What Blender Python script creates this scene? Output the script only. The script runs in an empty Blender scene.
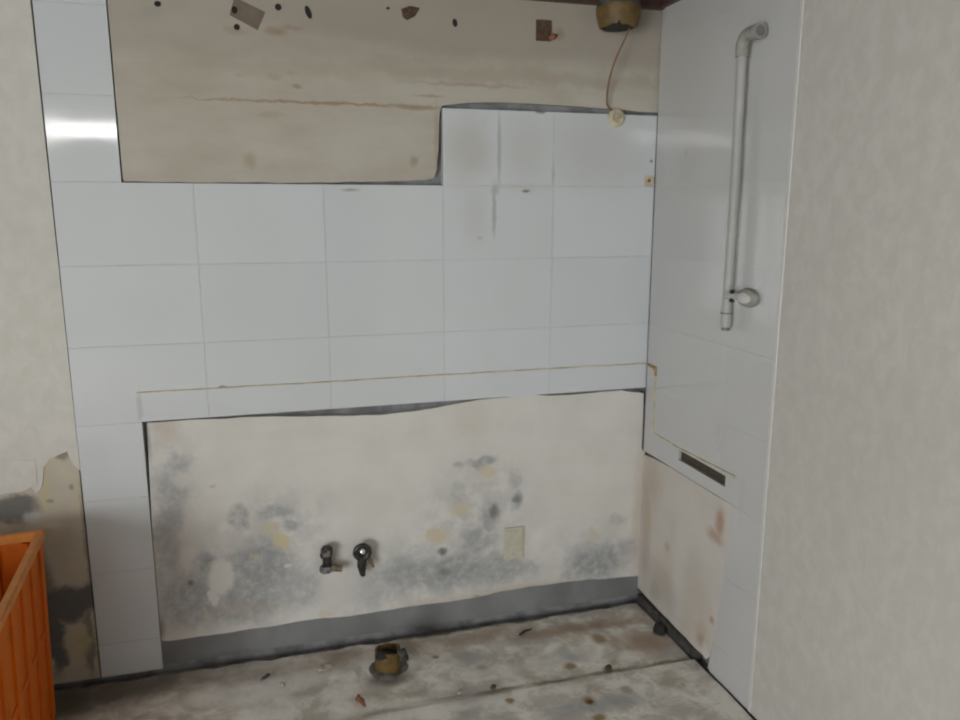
import bpy, bmesh, math, random
from mathutils import Vector, Matrix, noise

random.seed(7)
scene = bpy.context.scene
COL = scene.collection

# ------------------------------------------------------------------ camera
cam_data = bpy.data.cameras.new('camera')
cam = bpy.data.objects.new('camera', cam_data)
COL.objects.link(cam)
cam.location = (-1.4111, -2.6074, 1.5461)
cam.rotation_euler = (math.pi / 2 - 0.1929, -0.0007, -0.2798)
cam_data.sensor_width = 36
cam_data.lens = 36 * 776.1 / 960
cam_data.clip_start = 0.02
cam_data.dof.use_dof = True          # the photograph is slightly out of focus
cam_data.dof.focus_distance = 1.3
cam_data.dof.aperture_fstop = 5.0
scene.camera = cam

# ------------------------------------------------------------------ light
world = bpy.data.worlds.new('world')
scene.world = world
world.use_nodes = True
world.node_tree.nodes['Background'].inputs[0].default_value = (0.75, 0.85, 1.0, 1)
world.node_tree.nodes['Background'].inputs[1].default_value = 0.6

ROOM_X0, ROOM_Y0, CEIL = -4.6, -7.6, 2.285
WIN_Y, WIN_Z, WIN_W, WIN_H = -5.2, 0.95, 3.4, 1.5


def area(name, loc, rot, sx, sy, power, col):
    l = bpy.data.lights.new(name, 'AREA')
    l.shape = 'RECTANGLE'
    l.size, l.size_y, l.energy, l.color = sx, sy, power, col
    o = bpy.data.objects.new(name, l)
    o.location, o.rotation_euler = loc, rot
    COL.objects.link(o)
    return o


# daylight entering through the window of the left-hand wall
area('window_daylight', (ROOM_X0 + 0.05, WIN_Y, WIN_Z), (0, -math.pi / 2, 0), WIN_H, WIN_W, 245, (0.95, 0.98, 1.0))

scene.view_settings.view_transform = 'Standard'
scene.view_settings.look = 'None'
scene.view_settings.gamma = 1
scene.view_settings.use_curve_mapping = False
scene.view_settings.exposure = -0.18


# ------------------------------------------------------------------ materials
class NT:
    def __init__(s, name):
        s.m = bpy.data.materials.new(name)
        s.m.use_nodes = True
        s.t = s.m.node_tree
        s.b = s.t.nodes['Principled BSDF']

    def n(s, typ, ins=None, **props):
        nd = s.t.nodes.new(typ)
        for k, v in props.items():
            setattr(nd, k, v)
        for k, v in (ins or {}).items():
            s.put(nd.inputs[k], v)
        return nd

    def put(s, sock, v):
        if isinstance(v, bpy.types.NodeSocket):
            s.t.links.new(v, sock)
        elif isinstance(v, (tuple, list)) and len(v) == 3 and sock.type == 'RGBA':
            sock.default_value = (*v, 1)
        else:
            sock.default_value = v

    def pos(s):
        return s.n('ShaderNodeNewGeometry').outputs['Position']

    def noise(s, scale, detail=4, rough=0.55, vec=None, dist=0.0, stretch=None, out='Fac'):
        vec = vec or s.pos()
        if stretch:
            vec = s.n('ShaderNodeVectorMath', {0: vec, 1: stretch}, operation='MULTIPLY').outputs[0]
        return s.n('ShaderNodeTexNoise', {'Vector': vec, 'Scale': scale, 'Detail': detail, 'Roughness': rough, 'Distortion': dist}).outputs[out]

    def ramp(s, v, a, b, lo=0.0, hi=1.0, smooth=True):
        return s.n('ShaderNodeMapRange', {0: v, 1: a, 2: b, 3: lo, 4: hi}, interpolation_type='SMOOTHSTEP' if smooth else 'LINEAR').outputs[0]

    def math(s, op, a, b=0.0):
        return s.n('ShaderNodeMath', {0: a, 1: b}, operation=op).outputs[0]

    def mix(s, f, a, b, blend='MIX'):
        nd = s.n('ShaderNodeMix', data_type='RGBA', blend_type=blend)
        s.put(nd.inputs[0], f)
        s.put(nd.inputs[6], a)
        s.put(nd.inputs[7], b)
        return nd.outputs[2]

    def blobs(s, plane, items, amp=0.05, scale=9.0, soft=0.55):
        """ragged stain patches: plane 'b' (x,z), 'r' (y,z) or 'f' (x,y)"""
        p = s.pos()
        nz = s.noise(scale, 8, 0.68, out='Color')
        off = s.n('ShaderNodeVectorMath', {0: nz, 1: (0.5, 0.5, 0.5)}, operation='SUBTRACT').outputs[0]
        off = s.n('ShaderNodeVectorMath', {0: off, 'Scale': amp * 2}, operation='SCALE').outputs[0]
        p = s.n('ShaderNodeVectorMath', {0: p, 1: off}, operation='ADD').outputs[0]
        acc = None
        for a, b, ra, rb, st in items:
            ra, rb = max(ra, 0.004), max(rb, 0.004)
            if plane == 'b':
                c, i = (a, 0, b), (1 / ra, 0, 1 / rb)
            elif plane == 'r':
                c, i = (0, a, b), (0, 1 / ra, 1 / rb)
            else:
                c, i = (a, b, 0), (1 / ra, 1 / rb, 0)
            d = s.n('ShaderNodeVectorMath', {0: p, 1: c}, operation='SUBTRACT').outputs[0]
            d = s.n('ShaderNodeVectorMath', {0: d, 1: i}, operation='MULTIPLY').outputs[0]
            d = s.n('ShaderNodeVectorMath', {0: d}, operation='LENGTH').outputs['Value']
            v = s.ramp(d, 1.0 + soft * 0.6, 1.0 - soft, 0.0, st)
            acc = v if acc is None else s.math('MAXIMUM', acc, v)
        return acc

    def bump(s, h, strength, dist=0.002):
        nd = s.n('ShaderNodeBump', {'Height': h, 'Strength': strength, 'Distance': dist})
        s.put(s.b.inputs['Normal'], nd.outputs[0])

    def fin(s, col, rough=0.6, metal=0.0, spec=0.5):
        s.put(s.b.inputs['Base Color'], col)
        s.put(s.b.inputs['Roughness'], rough)
        s.put(s.b.inputs['Metallic'], metal)
        s.put(s.b.inputs['Specular IOR Level'], spec)
        return s.m


def simple(name, col, rough=0.6, metal=0.0, var=0.12, scale=25, bump=0.15):
    t = NT(name)
    v = t.noise(scale, 5)
    c = t.mix(t.ramp(v, 0.3, 0.7), tuple(x * (1 - var) for x in col), tuple(min(1, x * (1 + var)) for x in col))
    if bump:
        t.bump(v, bump)
    return t.fin(c, rough, metal)


M = {}


def tile_mat(name, base, plane, grey, brown, dirt):
    t = NT(name)
    rnd = t.n('ShaderNodeObjectInfo').outputs['Random']
    c = t.mix(t.ramp(rnd, 0, 1), tuple(x * 0.965 for x in base), base)
    c = t.mix(t.ramp(t.noise(3.0, 3), 0.4, 0.75, 0, 0.10), c, (0.50, 0.49, 0.45))
    if dirt:
        c = t.mix(t.blobs(plane, dirt, 0.05, 8, 0.8), c, (0.44, 0.425, 0.375))
    if grey:
        c = t.mix(t.blobs(plane, grey, 0.008, 30, 0.6), c, (0.30, 0.30, 0.30))
    if brown:
        c = t.mix(t.blobs(plane, brown, 0.006, 60, 0.6), c, (0.22, 0.16, 0.09))
    t.bump(t.noise(5.0, 2), 0.05, 0.002)
    return t.fin(c, t.ramp(t.noise(6, 4), 0.3, 0.8, 0.04, 0.11), 0, 0.5)


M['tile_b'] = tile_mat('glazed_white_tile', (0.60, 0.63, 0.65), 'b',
    [(-0.594, 1.741, 0.007, 0.125, 0.55), (-0.611, 1.534, 0.008, 0.088, 0.6), (-0.608, 1.608, 0.014, 0.020, 0.5), (-0.396, 1.661, 0.006, 0.040, 0.4), (-1.791, 0.922, 0.009, 0.052, 0.35), (-0.392, 1.436, 0.004, 0.211, 0.15)],
    [(-0.495, 1.605, 0.015, 0.005, 0.9), (-1.103, 1.605, 0.029, 0.005, 0.5), (-1.536, 0.974, 0.015, 0.005, 0.8), (-0.018, 1.714, 0.006, 0.007, 0.8), (-0.447, 1.870, 0.019, 0.006, 0.8), (-0.662, 1.446, 0.011, 0.007, 0.25)],
    [(-0.703, 1.739, 0.091, 0.118, 0.6), (-0.679, 1.524, 0.050, 0.101, 0.22), (-0.517, 1.622, 0.110, 0.013, 0.3), (-0.220, 1.748, 0.231, 0.137, 0.3), (-0.500, 1.743, 0.094, 0.120, 0.35), (-1.965, 0.425, 0.059, 0.138, 0.2)])
M['tile_r'] = tile_mat('glazed_side_tile_dimmed', (0.505, 0.505, 0.50), 'r',  # slightly grimier tile; this wall's dimmer light is also put into its colour
    [(-0.640, 0.657, 0.015, 0.095, 0.1)], [(-0.207, 1.732, 0.013, 0.020, 0.15)],
    [(-0.204, 2.026, 0.164, 0.223, 0.35), (-0.224, 1.689, 0.089, 0.098, 0.35), (-0.531, 0.264, 0.033, 0.206, 0.2), (-0.597, 0.708, 0.031, 0.013, 0.5), (-0.254, 2.139, 0.368, 0.062, 0.25)])

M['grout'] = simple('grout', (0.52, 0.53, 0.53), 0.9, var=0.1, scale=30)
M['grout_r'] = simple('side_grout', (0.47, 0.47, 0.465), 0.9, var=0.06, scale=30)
M['cement'] = simple('bare_cement', (0.20, 0.205, 0.21), 0.95, var=0.35, scale=14, bump=0.4)


def upper_plaster():
    t = NT('stained_upper_plaster')
    c = t.mix(t.ramp(t.noise(5, 6, 0.6, stretch=(0.6, 1, 1.3)), 0.3, 0.75), (0.485, 0.46, 0.395), (0.40, 0.365, 0.30))
    band = t.blobs('b', [(-0.661, 1.981, 0.907, 0.028, 0.55), (-1.246, 1.971, 0.429, 0.021, 0.35), (-0.074, 1.983, 0.195, 0.026, 0.5), (-0.864, 2.012, 0.199, 0.019, 0.4), (-1.626, 1.965, 0.168, 0.011, 0.2), (-1.602, 1.903, 0.170, 0.015, 0.2)], 0.05, 10, 0.8)
    c = t.mix(band, c, (0.33, 0.285, 0.22))
    coat_falloff = t.blobs('b', [(-0.380, 2.154, 1.211, 0.139, 0.75), (-1.388, 2.108, 0.767, 0.126, 0.45)], 0.04, 8, 0.35)  # darker layer above the seam, with light falloff near the ceiling painted in
    c = t.mix(coat_falloff, c, (0.31, 0.275, 0.23))
    dk = t.noise(2.2, 4, stretch=(0.5, 1, 1.5))
    c = t.mix(t.ramp(dk, 0.45, 0.75, 0, 0.35), c, (0.40, 0.36, 0.29))
    rust = t.blobs('b', [(-1.157, 1.875, 0.352, 0.005, 0.75), (-1.431, 1.874, 0.177, 0.004, 0.55), (-0.883, 1.872, 0.100, 0.009, 0.7), (-1.316, 2.081, 0.036, 0.012, 0.55), (-1.271, 2.095, 0.042, 0.008, 0.35), (-1.434, 2.077, 0.034, 0.012, 0.3), (-0.379, 2.129, 0.018, 0.022, 0.5), (-0.696, 1.948, 0.207, 0.006, 0.35), (-1.411, 1.695, 0.021, 0.028, 0.35), (-0.889, 1.700, 0.017, 0.019, 0.55), (-0.810, 1.769, 0.010, 0.129, 0.3), (-1.344, 1.833, 0.042, 0.012, 0.25), (-0.832, 1.908, 0.053, 0.005, 0.5), (-1.260, 1.922, 0.015, 0.009, 0.6)], 0.016, 22, 0.7)
    c = t.mix(rust, c, (0.27, 0.17, 0.085))
    grn = t.blobs('b', [(-1.323, 1.946, 0.024, 0.011, 0.5), (-1.277, 1.960, 0.012, 0.009, 0.5), (-1.427, 1.948, 0.017, 0.009, 0.4), (-1.670, 2.119, 0.028, 0.016, 0.35), (-0.797, 1.991, 0.026, 0.013, 0.3)], 0.02, 20, 0.7)
    c = t.mix(grn, c, (0.30, 0.32, 0.27))
    t.bump(t.noise(28, 6), 0.35, 0.003)
    return t.fin(c, 0.85)


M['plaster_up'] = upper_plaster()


def lower_plaster():
    t = NT('damp_lower_plaster')
    c = t.mix(t.ramp(t.noise(5, 5), 0.3, 0.75), (0.655, 0.645, 0.605), (0.60, 0.59, 0.55))
    lines = t.ramp(t.noise(12, 4, stretch=(0.15, 1, 1)), 0.4, 0.8, 0, 0.18)
    c = t.mix(lines, c, (0.50, 0.455, 0.39))
    grey_faint = t.blobs('b', [(-1.718, 0.604, 0.092, 0.259, 0.55), (-1.522, 0.292, 0.310, 0.229, 0.6), (-1.362, 0.474, 0.166, 0.146, 0.5), (-0.855, 0.218, 0.415, 0.159, 0.6), (-0.662, 0.411, 0.212, 0.236, 0.55), (-0.171, 0.187, 0.224, 0.153, 0.55), (-1.042, 0.146, 0.218, 0.063, 0.5), (-0.463, 0.164, 0.122, 0.091, 0.4)], 0.10, 6, 0.85)
    n2 = t.ramp(t.noise(13, 8, 0.7), 0.36, 0.60)
    c = t.mix(t.math('MULTIPLY', grey_faint, n2), c, (0.36, 0.365, 0.37))
    grey = t.blobs('b', [(-1.685, 0.718, 0.046, 0.041, 0.65), (-1.724, 0.605, 0.049, 0.124, 0.6), (-1.746, 0.395, 0.043, 0.184, 0.6), (-1.687, 0.235, 0.121, 0.110, 0.8), (-1.631, 0.362, 0.044, 0.050, 0.9), (-1.447, 0.326, 0.126, 0.111, 0.85), (-1.393, 0.525, 0.059, 0.026, 0.7), (-1.509, 0.517, 0.032, 0.050, 0.7), (-1.336, 0.471, 0.027, 0.029, 0.7), (-1.527, 0.199, 0.180, 0.075, 0.75), (-1.323, 0.226, 0.089, 0.084, 0.6),
        (-1.590, 0.650, 0.010, 0.011, 0.6), (-0.929, 0.228, 0.133, 0.071, 0.75), (-1.077, 0.190, 0.094, 0.062, 0.4), (-0.759, 0.217, 0.139, 0.080, 0.85), (-0.670, 0.333, 0.070, 0.064, 0.75), (-0.624, 0.407, 0.043, 0.071, 0.6), (-0.647, 0.635, 0.065, 0.023, 0.8), (-0.730, 0.635, 0.026, 0.015, 0.6), (-0.746, 0.518, 0.027, 0.054, 0.4), (-0.527, 0.554, 0.028, 0.039, 0.5), (-0.514, 0.470, 0.028, 0.036, 0.8), (-0.584, 0.201, 0.119, 0.066, 0.75), (-0.451, 0.191, 0.041, 0.033, 0.55), (-0.179, 0.180, 0.129, 0.081, 0.9), (-0.099, 0.346, 0.035, 0.034, 0.4), (-0.064, 0.215, 0.061, 0.051, 0.6), (-0.276, 0.138, 0.060, 0.034, 0.6)], 0.05, 12, 0.5)
    n3 = t.ramp(t.noise(30, 7, 0.7), 0.3, 0.6, 0.35, 1.0)
    c = t.mix(t.math('MULTIPLY', grey, n3), c, (0.275, 0.285, 0.295))
    dk = t.blobs('b', [(-0.804, 0.302, 0.019, 0.020, 0.9), (-0.608, 0.437, 0.020, 0.032, 0.75), (-1.680, 0.300, 0.012, 0.011, 0.8), (-0.794, 0.218, 0.023, 0.020, 0.6), (-0.514, 0.474, 0.016, 0.015, 0.6), (-0.666, 0.102, 0.031, 0.008, 0.7), (-1.237, 0.117, 0.024, 0.015, 0)], 0.015, 30, 0.7)
    c = t.mix(dk, c, (0.15, 0.145, 0.14))
    yel = t.blobs('b', [(-1.379, 0.417, 0.026, 0.041, 0.9), (-1.413, 0.466, 0.037, 0.018, 0.7), (-0.826, 0.368, 0.049, 0.027, 0.75), (-0.731, 0.458, 0.042, 0.031, 0.65), (-0.632, 0.599, 0.035, 0.023, 0.6), (-1.467, 0.381, 0.016, 0.011, 0.5), (-0.200, 0.295, 0.022, 0.029, 0.5), (-1.633, 0.174, 0.013, 0.011, 0.7), (-1.237, 0.120, 0.028, 0.020, 0.5), (-1.499, 0.214, 0.009, 0.011, 0.5)], 0.045, 15, 0.4)
    c = t.mix(yel, c, (0.56, 0.485, 0.32))
    cre = t.blobs('b', [(-1.360, 0.322, 0.011, 0.011, 0.7), (-1.683, 0.663, 0.028, 0.027, 0.7), (-1.655, 0.473, 0.041, 0.106, 0.6), (-1.686, 0.398, 0.018, 0.064, 0.6), (-1.563, 0.426, 0.071, 0.043, 0.55), (-1.173, 0.204, 0.084, 0.085, 0.75), (-0.466, 0.408, 0.088, 0.056, 0.5), (-0.082, 0.120, 0.044, 0.025, 0.5), (-0.393, 0.167, 0.041, 0.059, 0.5)], 0.025, 16, 0.55)
    c = t.mix(cre, c, (0.58, 0.565, 0.53))
    cr2 = t.blobs('b', [(-1.579, 0.311, 0.045, 0.073, 1), (-1.610, 0.242, 0.019, 0.034, 1), (-1.360, 0.322, 0.011, 0.011, 0.7)], 0.035, 13, 0.3)
    c = t.mix(cr2, c, (0.63, 0.62, 0.58))
    pink = t.blobs('b', [(-0.003, 0.335, 0.031, 0.381, 0.5), (-1.722, 0.843, 0.042, 0.053, 0.5), (-1.528, 0.181, 0.164, 0.023, 0.3), (-0.503, 0.107, 0.285, 0.021, 0.5), (-0.779, 0.107, 0.231, 0.021, 0.4), (-0.700, 0.798, 0.075, 0.112, 0.25)], 0.03, 10, 0.8)
    c = t.mix(pink, c, (0.46, 0.37, 0.29))
    lip = t.blobs('b', [(-1.795, 0.402, 0.012, 0.388, 0.6), (-1.795, 0.148, 0.025, 0.051, 0.9), (-1.775, 0.814, 0.009, 0.067, 0.5)], 0.01, 14, 0.7)
    c = t.mix(lip, c, (0.22, 0.19, 0.16))
    t.bump(t.noise(20, 7, 0.6), 0.45, 0.003)
    return t.fin(c, 0.85)


M['plaster_low'] = lower_plaster()


def side_plaster():
    t = NT('stained_side_plaster')
    c = t.mix(t.ramp(t.noise(5, 5), 0.3, 0.75), (0.55, 0.52, 0.47), (0.49, 0.455, 0.41))
    st = t.blobs('r', [(-0.042, 0.351, 0.040, 0.301, 0.6), (-0.083, 0.530, 0.068, 0.117, 0.5), (-0.170, 0.161, 0.118, 0.102, 0.5), (-0.382, 0.187, 0.114, 0.128, 0.3), (-0.454, 0.112, 0.060, 0.050, 0.45)], 0.05, 9, 0.8)
    c = t.mix(st, c, (0.40, 0.31, 0.235))
    br = t.blobs('r', [(-0.532, 0.538, 0.028, 0.049, 0.85), (-0.509, 0.482, 0.051, 0.027, 0.7), (-0.521, 0.183, 0.017, 0.014, 0.8), (-0.464, 0.080, 0.036, 0.025, 0.6), (-0.209, 0.312, 0.022, 0.023, 0.5), (-0.387, -0.011, 0.032, 0.034, 0.4)], 0.02, 20, 0.7)
    c = t.mix(br, c, (0.36, 0.24, 0.16))
    gr = t.blobs('r', [(-0.136, 0.103, 0.061, 0.048, 0.6), (-0.248, 0.119, 0.056, 0.076, 0.35), (-0.048, 0.186, 0.048, 0.065, 0.4)], 0.04, 12, 0.8)
    c = t.mix(gr, c, (0.33, 0.33, 0.33))
    wh = t.blobs('r', [(-0.303, 0.303, 0.053, 0.222, 0.4), (-0.549, 0.650, 0.048, 0.033, 0.6), (-0.491, 0.058, 0.018, 0.036, 0.6)], 0.03, 12, 0.8)
    c = t.mix(wh, c, (0.60, 0.585, 0.56))
    t.bump(t.noise(20, 7), 0.4, 0.003)
    return t.fin(c, 0.85)


M['plaster_side'] = side_plaster()


def wallpaper(name, a, b):
    t = NT(name)
    v = t.noise(24, 5, 0.6, dist=0.3, stretch=(1, 1, 0.75))
    c = t.mix(t.ramp(v, 0.35, 0.68), a, b)
    c = t.mix(t.ramp(t.noise(1.6, 3), 0.4, 0.75, 0, 0.3), c, tuple(x * 0.88 for x in a))
    t.bump(t.noise(60, 3), 0.12, 0.001)
    return t.fin(c, 0.7)


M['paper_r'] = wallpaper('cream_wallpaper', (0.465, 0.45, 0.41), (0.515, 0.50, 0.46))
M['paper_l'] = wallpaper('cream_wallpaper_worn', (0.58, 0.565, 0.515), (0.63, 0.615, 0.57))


def left_plaster():
    t = NT('torn_wall_plaster')
    c = t.mix(t.ramp(t.noise(9, 5), 0.3, 0.7), (0.53, 0.48, 0.385), (0.45, 0.41, 0.335))
    g = t.blobs('b', [(-2.177, 0.614, 0.072, 0.052, 0.9), (-2.070, 0.281, 0.098, 0.070, 1), (-2.105, 0.162, 0.034, 0.141, 1), (-2.005, 0.146, 0.018, 0.142, 0.7), (-2.166, 0.313, 0.085, 0.206, 0.8), (-1.998, 0.295, 0.042, 0.056, 1)], 0.06, 9, 0.35)
    c = t.mix(g, c, (0.13, 0.13, 0.128))
    y = t.blobs('b', [(-2.084, 0.677, 0.020, 0.086, 0.6), (-2.036, 0.133, 0.032, 0.079, 0.8), (-1.994, 0.634, 0.014, 0.067, 0.3)], 0.05, 10, 0.45)
    c = t.mix(y, c, (0.50, 0.435, 0.27))
    bl = t.blobs('b', [(-2.028, 0.787, 0.023, 0.020, 0.8), (-2.013, 0.676, 0.008, 0.010, 0.7), (-2.077, 0.636, 0.014, 0.007, 0.6), (-1.986, 0.496, 0.008, 0.204, 0.6), (-2.123, 0.598, 0.022, 0.033, 0)], 0.012, 30, 0.6)  # dark marks; the topmost paints the shadow at the torn paper edge
    c = t.mix(bl, c, (0.20, 0.18, 0.15))
    w = t.blobs('b', [(-2.133, 0.585, 0.028, 0.023, 0.7)], 0.015, 30, 0.6)
    c = t.mix(w, c, (0.55, 0.55, 0.53))
    t.bump(t.noise(26, 7), 0.5, 0.004)
    return t.fin(c, 0.9)


M['plaster_left'] = left_plaster()


def floor_mat():
    t = NT('scraped_concrete_floor')
    a = t.noise(8.0, 9, 0.68, dist=0.4)
    c = t.mix(t.ramp(a, 0.40, 0.60), (0.55, 0.515, 0.455), (0.85, 0.825, 0.765))
    g = t.noise(3.4, 6, 0.6, vec=t.n('ShaderNodeVectorMath', {0: t.pos(), 1: (4.2, 1.7, 0)}, operation='ADD').outputs[0])
    c = t.mix(t.ramp(g, 0.50, 0.64, 0, 0.6), c, (0.43, 0.43, 0.42))
    br = t.noise(5.0, 6, 0.65, vec=t.n('ShaderNodeVectorMath', {0: t.pos(), 1: (9.1, 3.3, 0)}, operation='ADD').outputs[0])
    c = t.mix(t.ramp(br, 0.54, 0.70, 0, 0.6), c, (0.40, 0.30, 0.22))
    e = t.blobs('f', [(-0.387, -0.127, 0.253, 0.046, 0.85), (-0.120, -0.290, 0.091, 0.084, 0.9), (-0.224, -0.129, 0.220, 0.040, 0.8), (-0.687, -0.084, 0.213, 0.040, 0.7), (-0.915, -0.095, 0.139, 0.051, 0.4), (-1.338, -0.085, 0.400, 0.050, 0.4), (-1.001, -0.348, 0.050, 0.021, 0.4)], 0.06, 9, 0.8)
    c = t.mix(e, c, (0.39, 0.28, 0.205))
    dk = t.blobs('f', [(-1.944, -0.076, 0.284, 0.083, 0.9), (-2.089, -0.089, 0.185, 0.138, 1), (-1.798, -0.013, 0.196, 0.031, 0.6), (-1.505, 0.008, 0.407, 0.019, 0.8), (-0.784, -0.013, 0.614, 0.017, 0.75), (-1.055, -0.240, 0.072, 0.057, 0.8), (-1.567, -0.196, 0.125, 0.023, 0.4)], 0.05, 9, 0.7)
    c = t.mix(dk, c, (0.13, 0.11, 0.09))
    rd = t.blobs('f', [(-0.094, -0.425, 0.101, 0.013, 0.8), (-0.319, -0.416, 0.112, 0.012, 0.75), (-0.521, -0.418, 0.097, 0.011, 0.7), (-0.713, -0.414, 0.107, 0.010, 0.7), (-0.915, -0.411, 0.105, 0.010, 0.7), (-1.079, -0.422, 0.091, 0.013, 0.6)], 0.02, 14, 0.8)
    c = t.mix(rd, c, (0.20, 0.145, 0.10))
    gy = t.blobs('f', [(-0.471, -0.593, 0.182, 0.046, 0.8), (-0.754, -0.189, 0.075, 0.049, 0.45), (-0.523, -0.174, 0.105, 0.057, 0.4), (-0.454, -0.295, 0.135, 0.058, 0.35)], 0.05, 9, 0.7)
    c = t.mix(gy, c, (0.39, 0.395, 0.40))
    wh = t.blobs('f', [(-1.504, -0.203, 0.189, 0.067, 0.8), (-0.442, -0.218, 0.027, 0.024, 0.8), (-0.201, -0.348, 0.048, 0.035, 0.8), (-0.874, -0.237, 0.047, 0.029, 0.6), (-1.190, -0.294, 0.125, 0.043, 0.5), (-0.985, -0.434, 0.152, 0.040, 0.6), (-0.681, -0.311, 0.132, 0.034, 0.4), (-1.628, -0.195, 0.094, 0.050, 0.9), (-1.376, -0.183, 0.128, 0.052, 0.8), (-0.962, -0.477, 0.180, 0.028, 0.8), (-0.529, -0.484, 0.126, 0.025, 0.6), (-0.734, -0.480, 0.123, 0.024, 0.6)], 0.04, 12, 0.7)
    c = t.mix(wh, c, (0.85, 0.83, 0.78))
    oc = t.blobs('f', [(-0.436, -0.351, 0.024, 0.022, 0.9), (-0.270, -0.219, 0.028, 0.038, 0.8), (-0.317, -0.404, 0.017, 0.022, 0.8), (-0.702, -0.494, 0.015, 0.015, 0.9), (-0.461, -0.569, 0.021, 0.024, 0.95), (-0.874, -0.174, 0.014, 0.012, 0.9), (-0.319, -0.545, 0.022, 0.024, 0.6), (-0.730, -0.272, 0.017, 0.017, 0.4), (-0.464, -0.651, 0.024, 0.018, 0.9)], 0.014, 26, 0.6)
    c = t.mix(oc, c, (0.29, 0.20, 0.08))
    t.bump(t.noise(16, 8, 0.65), 0.6, 0.006)
    return t.fin(c, 0.8)


M['floor'] = floor_mat()
M['band'] = None


def band_mat():
    t = NT('grey_waterproof_cement')
    c = t.mix(t.ramp(t.noise(5, 5, stretch=(1, 1, 0.6)), 0.3, 0.7), (0.16, 0.165, 0.165), (0.23, 0.235, 0.235))
    d = t.blobs('b', [(-0.857, 0.058, 0.045, 0.081, 0.5), (-0.337, 0.083, 0.067, 0.085, 0.5), (-0.079, 0.046, 0.062, 0.079, 0.4), (-1.571, 0.016, 0.099, 0.015, 0.6), (-1.764, 0.050, 0.038, 0.074, 0.8)], 0.04, 10, 0.8)
    c = t.mix(d, c, (0.14, 0.14, 0.145))
    t.bump(t.noise(18, 6), 0.4, 0.003)
    return t.fin(c, 0.85)


M['band'] = band_mat()
M['wet_mortar'] = simple('wet_dark_mortar', (0.13, 0.12, 0.105), 0.9, var=0.4, scale=40, bump=0.5)
M['dark_lath'] = simple('dark_damp_timber', (0.055, 0.05, 0.045), 0.9, var=0.4, scale=30, bump=0.5)
M['slot'] = simple('dark_brown_slot', (0.06, 0.048, 0.03), 0.85, var=0.3, scale=40)
M['sealant'] = simple('yellowed_sealant', (0.52, 0.455, 0.31), 0.5, var=0.25, scale=18)
M['sealant_brown'] = simple('brown_sealant', (0.33, 0.22, 0.08), 0.5, var=0.4, scale=40)
M['white_trim'] = simple('white_trim', (0.535, 0.53, 0.50), 0.45, var=0.04)
M['brown_trim'] = simple('dark_brown_moulding', (0.075, 0.038, 0.03), 0.5, var=0.3, scale=20)
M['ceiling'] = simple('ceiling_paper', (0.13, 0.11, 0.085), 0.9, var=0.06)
M['room'] = simple('room_wallpaper', (0.34, 0.32, 0.29), 0.9, var=0.05, scale=4)
M['frame'] = simple('window_frame_white', (0.7, 0.7, 0.7), 0.4, var=0.03)
M['pvc'] = simple('white_pvc', (0.36, 0.36, 0.345), 0.5, var=0.06, scale=12, bump=0.03)
M['pvc_grey'] = simple('grey_pvc_elbow', (0.27, 0.27, 0.24), 0.6, var=0.15, scale=40)
M['black'] = simple('black_hole', (0.02, 0.018, 0.016), 0.9, var=0.3)
M['ring'] = simple('dark_ring', (0.14, 0.14, 0.135), 0.5, var=0.2)
M['ochre'] = simple('ochre_pipe', (0.125, 0.077, 0.02), 0.6, var=0.3, scale=22, bump=0.3)
M['tape'] = simple('greenish_tape', (0.06, 0.06, 0.045), 0.7, var=0.25, scale=30)
M['wire'] = simple('brown_wire', (0.20, 0.095, 0.035), 0.5, var=0.2, scale=30)
M['cap'] = simple('beige_plug', (0.52, 0.455, 0.32), 0.6, var=0.15, scale=50)
M['plate'] = simple('beige_plate', (0.51, 0.49, 0.395), 0.6, var=0.07, scale=60)
M['plate_edge'] = simple('beige_plate_edge', (0.40, 0.37, 0.28), 0.5, var=0.10, scale=40)
M['chrome'] = simple('tarnished_chrome', (0.33, 0.33, 0.33), 0.22, 0.9, var=0.35, scale=90, bump=0.2)
M['dark_metal'] = simple('blackened_metal', (0.05, 0.047, 0.045), 0.35, 0.5, var=0.4, scale=90, bump=0.2)
M['brass'] = simple('dull_brass', (0.22, 0.18, 0.13), 0.4, 0.6, var=0.3, scale=80)
M['card'] = simple('brown_card', (0.165, 0.135, 0.10), 0.8, var=0.08, scale=30)
M['wood_plug'] = simple('dark_wood_plug', (0.085, 0.048, 0.028), 0.85, var=0.35, scale=60, bump=0.4)
M['rust_scrap'] = simple('red_brown_scrap', (0.24, 0.10, 0.055), 0.8, var=0.3, scale=60)
M['chip'] = simple('plaster_chip', (0.40, 0.36, 0.29), 0.9, var=0.2, scale=60)
M['steel'] = simple('bright_steel', (0.7, 0.7, 0.7), 0.2, 0.9, var=0.1)


def crate_mat():
    t = NT('orange_plastic')
    c = t.mix(t.ramp(t.noise(7, 5, stretch=(1, 1, 0.35)), 0.3, 0.7), (0.60, 0.115, 0.002), (0.70, 0.16, 0.004))
    c = t.mix(t.ramp(t.noise(11, 6), 0.56, 0.74, 0, 0.45), c, (0.36, 0.09, 0.01))
    t.bump(t.noise(40, 4), 0.1)
    return t.fin(c, 0.6, 0, 0.25)


M['crate'] = crate_mat()
M['crate_rim'] = simple('worn_orange_rim', (0.66, 0.24, 0.045), 0.5, var=0.12, scale=20)


def emis(name, col, strength):
    t = NT(name)
    t.put(t.b.inputs['Emission Color'], col)
    t.put(t.b.inputs['Emission Strength'], strength)
    return t.fin((0.9, 0.9, 0.9), 0.4)


M['tube'] = emis('fluorescent_tube', (1.0, 0.98, 0.96), 36.0)
M['pane'] = emis('frosted_window_pane', (0.9, 0.95, 1.0), 1.2)


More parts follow.
